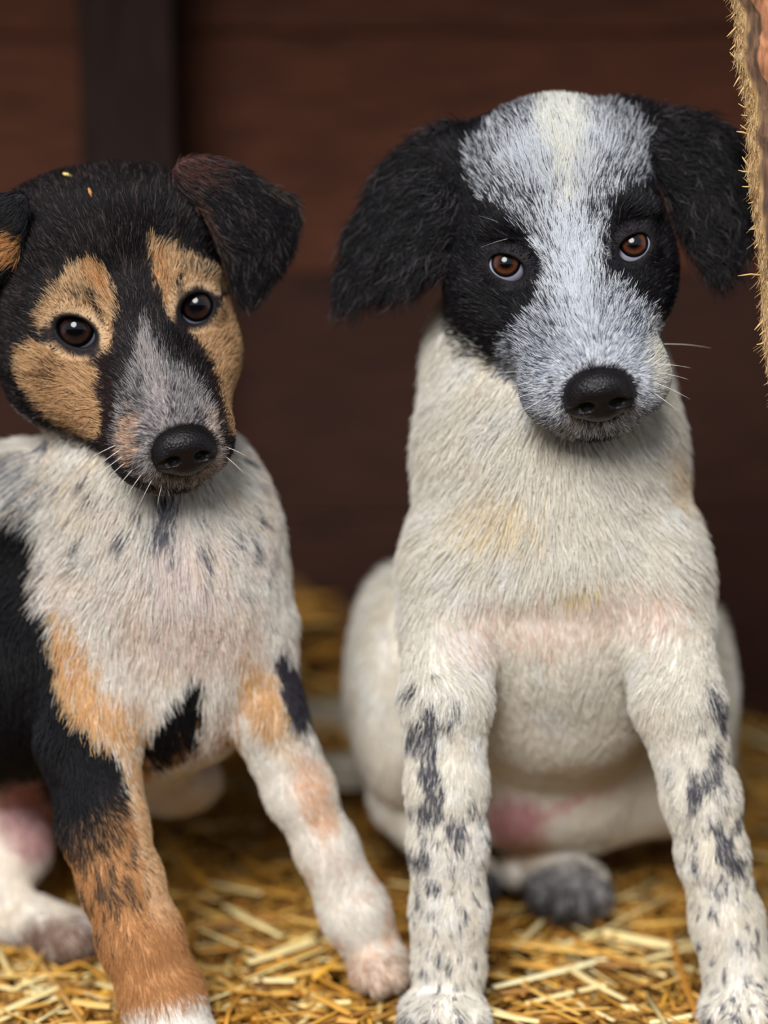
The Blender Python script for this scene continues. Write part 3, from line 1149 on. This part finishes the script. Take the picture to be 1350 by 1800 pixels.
def l_coat(P, N, rnd, X):
    pt = Paint(P, (232, 228, 220), rnd)
    u, v = oblique(P, 280, 1200, 140)
    Yd = P[:, 1]
    front = 1 - sstep(360, 460, Yd)
    n1 = vnoise(P, 55, 61)
    pt.lay(sstep(.45, .75, n1) * .4, (234, 220, 200))
    pt.lay(sstep(.5, .75, vnoise(P, 70, 62)) * .25, (230, 214, 206))
    pt.blob(u, v, (330, 1000), (60, 70), (230, 214, 212), .6, amt=.4)
    pt.blob(u, v, (300, 1130), (120, 55), (216, 198, 186), .6, amt=.45)
    pt.blob(u, v, (400, 1110), (70, 60), (216, 196, 184), .6, amt=.45)
    tick = vnoise(P * np.array([1, .7, .45]), 15, 63)
    pt.lay(sstep(.70, .80, tick) * front * (1 - sstep(980, 1060, v)) * .8, (110, 112, 122))
    pt.blob(u, v, (292, 905), (20, 50), (118, 118, 128), .5, 10, amt=.7, mask=front)
    pt.blob(u, v, (40, 850), (60, 50), (150, 152, 158), .6, amt=.5)
    pt.blob(u, v, (130, 1190), (42, 110), (220, 182, 132), .5, -14, amt=.85, mask=front)
    pt.blob(u, v, (190, 1265), (60, 50), (220, 182, 134), .5, amt=.8, mask=front)
    pt.lay(front * sstep(1395, 1450, v) * (u < 420) * (Yd < 170), (190, 140, 90))
    pt.poly(u, v, [(-400, 860), (30, 885), (78, 930), (72, 1020), (88, 1100), (112, 1220), (165, 1300), (215, 1330), (235, 1420), (215, 1490), (130, 1530), (60, 1400), (-400, 1392)], BLACK, 14, 24, 1)
    deep = sstep(380, 480, Yd)
    pt.poly(u, v, [(-400, 860), (0, 885), (130, 1000), (130, 1380), (-400, 1392)], BLACK, 14, 24, 1, deep)
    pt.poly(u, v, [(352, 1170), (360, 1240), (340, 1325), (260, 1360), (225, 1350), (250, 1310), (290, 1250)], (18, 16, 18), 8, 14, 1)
    # fore leg with black top and tan pastern
    legA = front * sstep(1380, 1580, v + (u - 190) * .9) * (u < 420) * (Yd < 170)
    pt.lay(legA, (190, 140, 90))
    pt.lay(front * (u < 420) * (Yd < 170) * sstep(1420, 1500, v) * (1 - sstep(1540, 1680, v + (u - 210) * .8)) * sstep(.35, .6, vnoise(P * np.array([1, .6, .4]), 12, 64)) * .8, (92, 70, 56))
    ledge = front * (1 - sstep(10, 34, np.abs(u - (236 + (v - 1330) * .185)))) * sstep(1290, 1340, v) * (1 - sstep(1560, 1640, v)) * (Yd < 240)
    pt.lay(ledge * .85, (224, 190, 148))
    pt.lay(front * sstep(1735, 1775, v + (u - 280) * .2) * (u < 420) * (Yd < 170), (230, 226, 218))
    # other fore leg
    lb = (u > 385) * front
    pt.blob(u, v, (462, 1225), (36, 80), (222, 186, 138), .4, -20, amt=.85, mask=lb)
    pt.blob(u, v, (512, 1205), (22, 78), (58, 54, 62), .25, -14, mask=lb)
    pt.blob(u, v, (548, 1390), (30, 85), (228, 190, 156), .5, -18, amt=.7, mask=lb)
    pt.lay(lb * sstep(1490, 1560, v) * sstep(.5, .7, vnoise(P, 28, 66)) * .6, (218, 184, 160))
    pt.lay(lb * sstep(1650, 1705, v) * .75, (200, 172, 148))
    # hind leg and groin
    bk = sstep(250, 320, Yd) * (u < 250) + sstep(360, 460, Yd) * (u >= 250)
    hu, hv = oblique(P, 60, 1500, 480)
    pt.blob(hu, hv, (50, 1440), (52, 75), (196, 150, 150), .4, -30, amt=.9, mask=bk)
    pt.blob(hu, hv, (300, 1352), (70, 14), (226, 184, 186), .5, -18, amt=.8, mask=bk)
    pt.blob(hu, hv, (105, 1655), (85, 45), (128, 98, 80), .4, amt=.85, mask=bk)
    # the head
    h = X['hm'](P)
    L = (P - X['O']) @ X['Rm']
    u, v = oblique(P, 230, 580, -20)
    low = sstep(-100, -190, L[:, 2]) * sstep(60, 130, L[:, 1])
    hk = h * (1 - low)
    pt.lay(hk, (26, 22, 25))
    pt.lay(hk * sstep(.4, .8, vnoise(P, 30, 71)) * .4, (56, 46, 46))
    pt.lay(hk * .10, (92, 80, 78))  # sheen on the black fur, put in as lighter hairs
    for poly, c, soft, amt in (
        ([(66, 588), (70, 540), (105, 505), (140, 470), (168, 466), (205, 500), (208, 560), (202, 605), (190, 640), (165, 610), (150, 560), (110, 550), (85, 575)], (206, 172, 130), 9, .95),
        ([(140, 475), (175, 470), (205, 505), (205, 545), (180, 530), (160, 500)], (206, 148, 90), 9, .55),
        ([(24, 620), (60, 600), (95, 606), (130, 625), (178, 635), (184, 690), (184, 770), (150, 775), (95, 738), (45, 690)], (204, 166, 122), 9, .97),
        ([(260, 425), (300, 440), (345, 462), (392, 488), (398, 520), (375, 515), (340, 500), (318, 520), (312, 560), (298, 560), (280, 515), (262, 470)], (206, 172, 130), 9, .95),
        ([(265, 440), (295, 450), (300, 500), (295, 545), (275, 505)], (208, 150, 92), 9, .5),
        ([(330, 580), (360, 582), (385, 545), (400, 520), (430, 540), (430, 760), (400, 770), (388, 700), (372, 650), (345, 610)], (206, 168, 124), 9, .97),
    ):
        pt.poly(u, v, poly, c, soft, 12, amt, hk)
    tanm = (pt.c[:, 0] > .3) & (pt.c[:, 2] < .28)
    pt.lay(tanm * hk * .13, (138, 98, 62))
    pt.lay(tanm * hk * .10, (226, 200, 160))
    pt.blob(u, v, (88, 655), (26, 16), (110, 78, 50), .6, -30, amt=.6, mask=hk)
    pt.blob(u, v, (150, 522), (40, 8), (110, 92, 76), .6, 8, amt=.6, mask=hk, warp=5)
    pt.blob(u, v, (352, 480), (40, 7), (96, 80, 66), .6, 12, amt=.6, mask=hk, warp=5)
    pt.poly(u, v, [(256, 560), (268, 575), (290, 640), (345, 660), (378, 720), (392, 790), (392, 850), (330, 895), (250, 870), (212, 830), (194, 770), (202, 720), (228, 660)], (128, 124, 126), 14, 14, .8, hk)
    g = poly_sd([(256, 560), (290, 640), (345, 660), (378, 720), (392, 790), (392, 850), (330, 895), (250, 870), (212, 830), (194, 770), (202, 720), (228, 660)], u, v)
    ins = (1 - sstep(-14, 6, g)) * hk
    pt.lay(ins * .28, (186, 180, 178))
    pt.lay(ins * sstep(.5, .72, vnoise(P, 20, 73)) * .55, (64, 60, 62))
    pt.poly(u, v, [(250, 560), (262, 590), (282, 650), (300, 720), (270, 720), (252, 650), (246, 600)], (176, 168, 166), 8, 8, .65, hk)
    pt.blob(u, v, (226, 765), (16, 46), (204, 168, 138), .5, 6, amt=.55, mask=hk)
    pt.blob(u, v, (372, 770), (12, 50), (196, 176, 160), .5, -6, amt=.6, mask=hk)
    pt.poly(u, v, [(182, 630), (200, 620), (206, 690), (198, 760), (204, 800), (186, 790), (180, 720)], (44, 30, 29), 7, 8, .95, hk)
    pt.poly(u, v, [(168, 762), (200, 772), (214, 806), (246, 836), (300, 858), (300, 866), (236, 852), (196, 812)], (38, 28, 30), 6, 6, .95, hk)
    pt.poly(u, v, [(350, 640), (372, 660), (392, 730), (398, 780), (384, 770), (372, 700)], (52, 38, 36), 7, 8, .85, hk)
    pt.blob(u, v, (322, 857), (30, 4.5), (30, 26, 30), .4, -4, mask=hk, warp=3)
    pt.lay((1 - sstep(1.02, 1.28, X['nose'](P))) * hk * .8, (48, 44, 46))
    e, _ = X['eye'](P)
    pt.lay((1 - sstep(1.10, 1.30, e)) * hk, (30, 24, 26))
    pt.blob(u, v, (163, 612), (16, 15), (34, 27, 29), .4, 30, amt=.9, mask=hk, warp=5)
    pt.blob(u, v, (322, 572), (11, 15), (34, 27, 29), .4, 10, amt=.9, mask=hk, warp=5)
    pt.blob(u, v, (76, 580), (22, 4), (40, 30, 28), .4, -8, amt=.9, mask=hk, warp=4)
    pt.blob(u, v, (172, 545), (8, 26), (52, 42, 42), .5, -14, amt=.7, mask=hk, warp=5)
    pt.blob(u, v, (318, 510), (6, 24), (60, 48, 46), .5, 6, amt=.7, mask=hk, warp=5)
    pt.lay(hk * sstep(-20, -90, L[:, 2]) * 0, BLACK)
    return pt.c


def l_density(P, N, X):
    h = X['hm'](P)
    u, v = oblique(P, 280, 1200, 140)
    d = .066 + .15 * h
    d = d * (1 - .5 * sstep(380, 480, P[:, 1]) * (1 - h))
    return d * (1 + .5 * sstep(1200, 1350, v))


def l_flow(P, N, X):
    u, v = oblique(P, 280, 1200, 140)
    f = np.tile(np.array([0, .1, -1.0]), (len(P), 1))
    up = 1 - sstep(1000, 1150, v)
    f[:, 0] += up * np.clip((u - 300) / 180, -1.2, 1.0) * .7
    f[:, 0] += sstep(1250, 1400, v) * .35
    return f


def l_length(P, N, X):
    h = X['hm'](P)
    u, v = oblique(P, 280, 1200, 140)
    L = (P - X['O']) @ X['Rm']
    body = 42 - 14 * sstep(1020, 1200, v) - 10 * sstep(1250, 1400, v)
    hd = 12.5 + 7 * sstep(-240, -60, L[:, 2]) + 8 * sstep(40, 200, L[:, 2]) + 8 * sstep(60, 200, L[:, 1])
    return body * (1 - h) + hd * h, .24 + .04 * (1 - h)


def l_earcoat(P, N, rnd, X):
    pt = Paint(P, (26, 24, 28), rnd)
    u, v = oblique(P, 420, 400, 60)
    pt.blob(u, v, (345, 292), (50, 34), (84, 50, 40), .5, 10, amt=.8)
    pt.poly(u, v, [(330, 330), (352, 350), (395, 440), (402, 490), (385, 470), (350, 400)], (92, 62, 46), 10, 10, .75)
    pt.lay(np.full(len(P), .10), (92, 84, 84))
    pt.blob(u, v, (490, 330), (40, 14), (84, 70, 62), .6, 18, amt=.5)
    return pt.c


def l_earcoat2(P, N, rnd, X):
    pt = Paint(P, (26, 24, 28), rnd)
    u, v = oblique(P, -20, 420, 60)
    pt.blob(u, v, (4, 436), (32, 30), (184, 132, 80), .4, 0, amt=.9)
    return pt.c


LEFT = dict(
    base=(-0.12, 0.06, 0.0), label='black, tan and white puppy with brown eyes and a pale chest, its head tilted',
    frame=FL, body=l_body, head=l_head,
    grooves=[([(188, 758), (197, 795), (222, 828), (255, 848), (292, 858), (320, 858), (350, 852), (385, 830), (402, 795)], 4.5),
             ([(330, 835), (326, 856)], 3.0)],
    eyes=[dict(at=(132, 580), R=40, open=(133, 584), rx=37, rz=25, ang=-24, gaze=(132, 577), iris=29, pupil=14),
          dict(at=(346, 537), R=38, open=(346, 542), rx=31, rz=25, ang=38, gaze=(345, 536), iris=26, pupil=12.5)],
    iris=((14, 9, 9), (54, 34, 28), (8, 7, 10)),
    nose=((323, 790), .93), nose_rot=rotx(18), nose_in=2,
    axes=(axis((-330, -20, 8), (-20, 425, 3.2), (425, 760, 7)) - 675, axis((-330, 180, 3.2), (180, 1100, 8)), axis((-1120, 20, 7), (20, 650, 3.2))),
    skin=(206, 174, 168), coat=l_coat, density=l_density, flow=l_flow, length=l_length, dens_max=.24, seed=5, rad=.66,
    ears=[dict(outline=[(300, 310), (318, 284), (360, 276), (425, 292), (470, 325), (522, 345), (526, 385), (500, 452), (462, 505), (438, 530), (418, 514), (402, 478), (386, 428), (355, 370), (312, 345)],
               d=40, gx=.25, gz=-.25, curv=(.0010, .0004, 0), thick=30, center=(430, 390), root=(320, 300), bend=(470, 350), tip=(438, 530), len=27, lift=.20, dens=.13, wig=.34, coat=l_earcoat),
          dict(outline=[(62, 345), (20, 338), (-60, 360), (-130, 420), (-150, 500), (-110, 560), (-60, 540), (-10, 500), (30, 470), (48, 420)],
               d=-30, gx=-.3, gz=-.2, curv=(.0010, .0004, 0), thick=30, center=(-40, 440), root=(50, 360), bend=(-60, 400), tip=(-110, 550), len=22, lift=.18, dens=.11, wig=.3, coat=l_earcoat2)],
    whiskers=[(205, 782, -62, 26, -8, .9), (212, 790, -58, 38, -8, .9), (216, 802, -60, 40, -8, .9), (222, 812, -56, 44, -8, .8), (236, 822, -44, 48, -8, .8), (250, 832, -34, 46, -8, .8),
              (268, 842, -22, 40, -8, .8), (285, 850, -8, 34, -8, .7), (398, 786, 36, 12, -6, .8), (396, 802, 34, 26, -6, .8), (160, 735, -30, 44, 0, .7, M_WHISK_D), (130, 730, -24, 60, 0, .7, M_WHISK_D)],
)
lp, lsol = make_puppy(LEFT)

# ------------------------------------------------------------------ straw
STRAW_COLS = [(206, 152, 66), (188, 134, 52), (222, 178, 96), (160, 112, 46), (228, 204, 140), (132, 92, 40), (212, 160, 60), (240, 226, 172)]
STRAW_P = np.array([.22, .18, .14, .14, .10, .10, .09, .03])


def straw_geo(P0, ang, pitch, L, w, bend, roll):
    """numpy batch of flattened tubes: returns V (n, 12 or so, 3) and faces"""
    n = len(P0)
    T = np.stack([np.cos(ang) * np.cos(pitch), np.sin(ang) * np.cos(pitch), np.sin(pitch)], 1)
    side = np.stack([-np.sin(ang), np.cos(ang), np.zeros(n)], 1)
    upn = np.cross(T, side)
    cr, sr = np.cos(roll)[:, None], np.sin(roll)[:, None]
    A, B = side * cr + upn * sr, -side * sr + upn * cr
    rings = []
    for t in (-.5, -.17, .17, .5):
        c = P0 + T * (L * t)[:, None] + side * (bend * L * (t * t - .12))[:, None]
        ww = w * (1 if abs(t) < .4 else .8)
        for s, (x, y) in enumerate(((1, 0), (0, .42), (-1, 0), (0, -.42))):
            rings.append(c + A * (ww * x * .5)[:, None] + B * (ww * y * .5)[:, None])
    V = np.stack(rings, 1)
    F = []
    for r in range(3):
        for s in range(4):
            F.append((r * 4 + s, r * 4 + (s + 1) % 4, r * 4 + 4 + (s + 1) % 4, r * 4 + 4 + s))
    F += [(3, 2, 1, 0), (12, 13, 14, 15)]
    return V, np.array(F)


def pick_cols(n, r):
    c = np.array([lin(x) for x in STRAW_COLS])[r.choice(len(STRAW_COLS), n, p=STRAW_P)]
    return c * (.75 + .45 * r.random((n, 1)))


def heap_z(x, y):
    """height of the bedding"""
    z = .19 * np.exp(-((x + .10) / .12) ** 2 - ((y - .44) / .08) ** 2)
    z = z + .012 * (np.sin(x * 23 + 1) * np.sin(y * 19)) * .5
    z = z + .02 * sstep(.2, .45, y)
    return z


# bedding base
gx, gy = np.meshgrid(np.linspace(-.9, .31, 90), np.linspace(-.45, WALL_Y - .08, 70), indexing='ij')
gz = heap_z(gx, gy) - .014 + .004 * rng.normal(size=gx.shape)
V = np.stack([gx, gy, gz], -1).reshape(-1, 3)
ii = np.arange(90 * 70).reshape(90, 70)
Fq = np.stack([ii[:-1, :-1], ii[1:, :-1], ii[1:, 1:], ii[:-1, 1:]], -1).reshape(-1, 4)
M_CHAFF = mat_wood('chaff', (58, 40, 20), (128, 92, 44), (60, 60, 60))
bed = link_mesh('straw_bedding', V, Fq, M_CHAFF)
tag(bed, 'deep golden straw bedding covering the shelter floor', 'straw', None, 'stuff')
n = 15000
r2 = np.random.default_rng(21)
px_ = r2.uniform(-.5, .31, n)
py_ = -.30 + .68 * r2.random(n)
P0 = np.stack([px_, py_, heap_z(px_, py_) - .012 + .016 * r2.random(n)], 1)
Vs, Fs = straw_geo(P0, r2.uniform(0, math.pi, n), r2.normal(0, .12, n), r2.uniform(.02, .075, n), r2.uniform(.0016, .0048, n), r2.normal(0, .25, n), r2.normal(0, .7, n))
Cc = np.repeat(pick_cols(n, r2), 16, 0)
Fall = (Fs[None] + (np.arange(n) * 16)[:, None, None]).reshape(-1, 4)
st = link_mesh('loose_straw', Vs.reshape(-1, 3), Fall, M_STRAW, bed, smooth=False, col=Cc)
st['kind'] = 'stuff'

# single stalks that can be made out in front
def stalk(px1, py1, px2, py2, w_px, rgb, label, group=None, lift=.008):
    pts = []
    for (x, y) in ((px1, py1), (px2, py2)):
        dirv = np.array(fwd) * FPX + np.array([x - 675, 0, 0]) + (900 - y) * np.array(upv)
        t = (CAM_H - lift) / -dirv[2]
        pts.append(np.array(cam_loc) + dirv * t)
    a, b = pts
    c = (a + b) / 2
    d = b - a
    L = np.linalg.norm(d)
    V, F = straw_geo(c[None], np.array([math.atan2(d[1], d[0])]), np.array([random.gauss(0, .03)]), np.array([L]), np.array([w_px / 3380]), np.array([random.gauss(0, .05)]), np.array([random.gauss(0, .3)]))
    col = np.tile(lin(rgb), (16, 1))
    o = link_mesh('straw_stalk', V[0], [tuple(f) for f in F], M_STRAW, None, smooth=False, col=col, origin=c)
    return tag(o, label, 'straw stalk', group)


stalk(868, 1742, 1090, 1672, 15, (248, 236, 186), 'long pale flattened stalk lying slantwise between the white puppy\'s front legs')
stalk(1030, 1650, 1185, 1572, 12, (240, 220, 160), 'pale stalk rising towards the white puppy\'s foreleg beside the dark hind paw')
stalk(905, 1668, 960, 1610, 11, (232, 212, 158), 'short pale bent stalk just below the dark grey hind paw')
stalk(440, 1690, 555, 1640, 13, (234, 214, 140), 'light yellow stalk between the tricolour puppy\'s front legs, upper of a pair')
stalk(430, 1722, 570, 1668, 11, (226, 206, 140), 'light yellow stalk between the tricolour puppy\'s front legs, lower of a pair')
stalk(275, 1445, 372, 1575, 17, (216, 156, 56), 'golden upright stalk beside the tricolour puppy\'s tan foreleg')
stalk(40, 1655, 150, 1800, 13, (196, 150, 84), 'dull brown stalk lying before the tricolour puppy\'s hind foot')
stalk(1170, 1622, 1228, 1795, 13, (186, 128, 52), 'brown stalk leaning along the inside of the speckled foreleg at the plank side')
stalk(860, 1430, 872, 1500, 12, (226, 150, 70), 'short orange stalk standing behind the white puppy\'s foreleg')
ZONES = (((330, 640), (1560, 1795), 'between the tricolour puppy\'s front legs', 40), ((860, 1210), (1600, 1795), 'between the white puppy\'s front legs', 60), ((0, 200), (1690, 1795), 'before the tricolour puppy\'s hind foot', 22))
TONES = (('golden', (206, 152, 66)), ('light golden', (222, 178, 96)), ('pale cream', (236, 216, 156)), ('brown', (150, 104, 46)))
for (xa, xb), (ya, yb), where, cnt in ZONES:
    for i in range(cnt):
        x, y = random.uniform(xa, xb), random.uniform(ya, yb)
        a = random.uniform(-.75, .75) - .12
        L = random.uniform(60, 170)
        tone, rgb = random.choice(TONES)
        stalk(x - L / 2 * math.cos(a), y + L / 2 * math.sin(a) * .6, x + L / 2 * math.cos(a), y - L / 2 * math.sin(a) * .6, random.uniform(7, 17),
              rgb, 'loose ' + tone + ' stalk on the straw ' + where, 'loose stalks on top of the straw', random.uniform(.002, .010))

# straw scraps on the tricolour puppy's head
for (x, y, ang, L, rgb, lab) in ((120, 312, -20, 17, (240, 216, 130), 'tiny bright straw scrap on the tricolour puppy\'s crown'),
                                 (160, 343, -70, 17, (190, 130, 70), 'tiny brown straw scrap on the tricolour puppy\'s forehead')):
    p = lsol.on(x, y) + np.array([0, -12, 3])
    a = math.radians(ang)
    dv = np.array([math.cos(a), -.1, math.sin(a)]) * L / 2
    V, F = tube(np.array([p - dv, p, p + dv]), [2.2, 3.6, 2.0], 5)
    o = link_mesh('straw_scrap', to_world(V), F, M_STRAW, None, col=np.tile(lin(rgb), (len(V), 1)), origin=to_world(p))
    tag(o, lab, 'straw scrap')

# pale boards low at the back
def at_y(px, py, Y):
    dv = np.array(fwd) * FPX + np.array([px - 675.0, 0, 0]) + (900.0 - py) * np.array(upv)
    return np.array(cam_loc) + dv * ((Y - cam_loc.y) / dv[1])


for (x0, y0, x1, y1, Y, lab) in ((500, 1243, 628, 1300, .325, 'pale weathered board standing on edge behind the puppies, upper of two'),
                                 (540, 1340, 650, 1392, .255, 'pale weathered board low in the straw behind the puppies, lower of two')):
    p0, p1 = at_y(x0, y1, Y), at_y(x1, y0, Y)
    pb = box_obj('wooden_board', (p0[0], Y, p0[2]), (p1[0], Y + .018, p1[2]), M_PALE)
    tag(pb, lab, 'board')

# ------------------------------------------------------------------ rough sawn plank at the doorway
def build_plank():
    base = to_world(q(1345, 300, -110))
    root = bpy.data.objects.new('rough_plank', None)
    COL.objects.link(root)
    root.location = base
    tag(root, 'rough sawn wooden plank with a frayed fibrous edge beside the white puppy', 'plank')
    # cross sections along the plank, in the modelling frame
    r = np.random.default_rng(5)
    ny = 150
    prof = []
    T = np.linspace(-120, 1860, ny)
    nP = np.stack([np.zeros(ny), np.zeros(ny), T], 1)
    e1 = (vnoise(nP, 60, 81) - .5) * 12 + (vnoise(nP, 16, 82) - .5) * 9 + (vnoise(nP, 7, 83) - .5) * 5
    V = []
    ring = []
    for i, t in enumerate(T):
        x0 = 1286 + (t + 0) * .1035 + e1[i]
        x1 = x0 + 20 + (vnoise(np.array([[3., 2, t]]), 40, 84)[0] - .5) * 14
        pts = [(x0 + 16, 10), (x0 + 2, -62), (x0, -84), (x0 + 10, -104), (x1 - 6, -112), (x1 + 3, -118), (x1 + 20, -122), (x1 + 24, -132), (x1 + 110, -134), (x1 + 240, -136), (x1 + 250, -40), (x1 + 240, 10)]
        for j, (x, d) in enumerate(pts):
            dd = d + (vnoise(np.array([[j * 9., 0, t]]), 14, 85)[0] - .5) * (9 if 0 < j < 10 else 2)
            V.append(q(x, t, dd))
        ring.append(len(pts))
    m = ring[0]
    V = np.array(V)
    cols = np.zeros((len(V), 3))
    for i in range(ny):
        for j in range(m):
            cols[i * m + j] = lin(((186, 150, 98), (190, 154, 100), (196, 160, 106), (192, 156, 104), (190, 154, 104), (104, 76, 54), (108, 78, 56), (176, 118, 82), (178, 116, 80), (150, 96, 62), (130, 90, 60), (130, 90, 60))[j])
    F = []
    for i in range(ny - 1):
        for j in range(m):
            a, b = i * m + j, i * m + (j + 1) % m
            F.append((a, a + m, b + m, b))
    F.append(tuple(range(m)))
    F.append(tuple(range((ny - 1) * m, ny * m))[::-1])
    mt, N, L, b = mat_new('sawn_wood')
    a = N.new('ShaderNodeAttribute')
    a.attribute_name = 'col'
    tc = N.new('ShaderNodeTexCoord')
    mp = N.new('ShaderNodeMapping')
    mp.inputs['Rotation'].default_value = (0, math.radians(6), 0)
    mp.inputs['Scale'].default_value = (420, 300, 34)
    L.new(tc.outputs['Object'], mp.inputs[0])
    nz = N.new('ShaderNodeTexNoise')
    nz.inputs['Scale'].default_value = 1
    nz.inputs['Detail'].default_value = 6
    L.new(mp.outputs[0], nz.inputs['Vector'])
    mr = N.new('ShaderNodeMapRange')
    mr.inputs[1].default_value = .3
    mr.inputs[2].default_value = .7
    mr.inputs[3].default_value = .35
    mr.inputs[4].default_value = 1.3
    L.new(nz.outputs['Fac'], mr.inputs[0])
    hs = N.new('ShaderNodeHueSaturation')
    L.new(mr.outputs[0], hs.inputs['Value'])
    L.new(a.outputs['Color'], hs.inputs['Color'])
    L.new(hs.outputs[0], b.inputs['Base Color'])
    b.inputs['Roughness'].default_value = .8
    bp = N.new('ShaderNodeBump')
    bp.inputs['Strength'].default_value = .9
    bp.inputs['Distance'].default_value = .0015
    L.new(nz.outputs['Fac'], bp.inputs['Height'])
    L.new(bp.outputs[0], b.inputs['Normal'])
    body = link_mesh('board_body', to_world(V), F, mt, root, col=cols, origin=base)
    # frayed fibres along the sawn edge
    nf = 3600
    tt = r.uniform(-60, 900, nf)
    x0 = 1286 + tt * .1035 + np.interp(tt, T, e1)
    off = 17 * r.random(nf)
    dd = np.interp(off, [0, 10, 20], [-86, -106, -114])
    pts = np.zeros((nf, 4, 3))
    Lh = r.uniform(6, 22, nf)
    an = r.normal(.0, .10, nf) + (off < 4) * (r.random(nf) < .3) * r.uniform(0, .8, nf)
    sgn = np.where(r.random(nf) < .7, -1, 1)
    for k in range(4):
        t = k / 3
        pts[:, k] = np.stack([(x0 + off - np.sin(an * (1 + .5 * t)) * Lh * t - 675), dd - 1 - 7 * t * r.random(nf), 900 - tt + sgn * np.cos(an) * Lh * t], 1)
    kk = (1 + pts[:, :, 1] / FPX)
    pts[:, :, 0] *= kk
    pts[:, :, 2] *= kk
    rad = np.outer(r.uniform(.35, .95, nf), [1, .9, .6, .25])
    cc = np.array([lin(x) for x in ((214, 184, 136), (228, 202, 156), (192, 158, 110), (164, 128, 86))])[r.integers(0, 4, nf)]
    link_curves('fibre_fringe', to_world(pts), rad / PPM, cc, M_FUR, body, base)
    # single splinters
    M_SPL = mat_plain('splinter', (216, 178, 120), .6, .3, var=.15)
    spl = [(1328, 484, -40, 2, 3.4), (1298, 44, -16, 22, 3), (1295, 128, -12, 26, 3), (1296, 108, -12, -14, 3), (1301, 190, -14, -6, 3), (1304, 237, -18, -4, 4), (1305, 230, -14, -8, 3), (1310, 300, -10, -22, 4), (1309, 302, -16, -2, 3),
           (1312, 327, -14, 2, 3), (1316, 355, -10, 4, 2.5), (1322, 428, -8, 10, 3), (1334, 560, -14, 20, 4), (1338, 580, -8, 10, 3), (1292, 75, -10, 14, 3), (1303, 150, -8, 20, 3), (1285, 20, -8, 14, 3), (1299, 205, -12, -2, 2.5), (1320, 400, -10, 4, 2.5), (1340, 600, -12, 6, 3)]
    for (x, y, dx, dy, w) in spl:
        y_e = 1286 + y * .1035 + np.interp(y, T, e1)
        p = q(y_e + 6, y, -92)
        e = p + np.array([dx - 5, -10 + r.uniform(-6, 6), -dy])
        mid = (p + e) / 2 + np.array([0, 0, r.uniform(-2, 3)])
        Vt, Ft = tube(np.array([p, mid, e]), [w * .62, w * .5, w * .18], 5)
        link_mesh('splinter', to_world(Vt), Ft, M_SPL, root, origin=to_world(p))


build_plank()
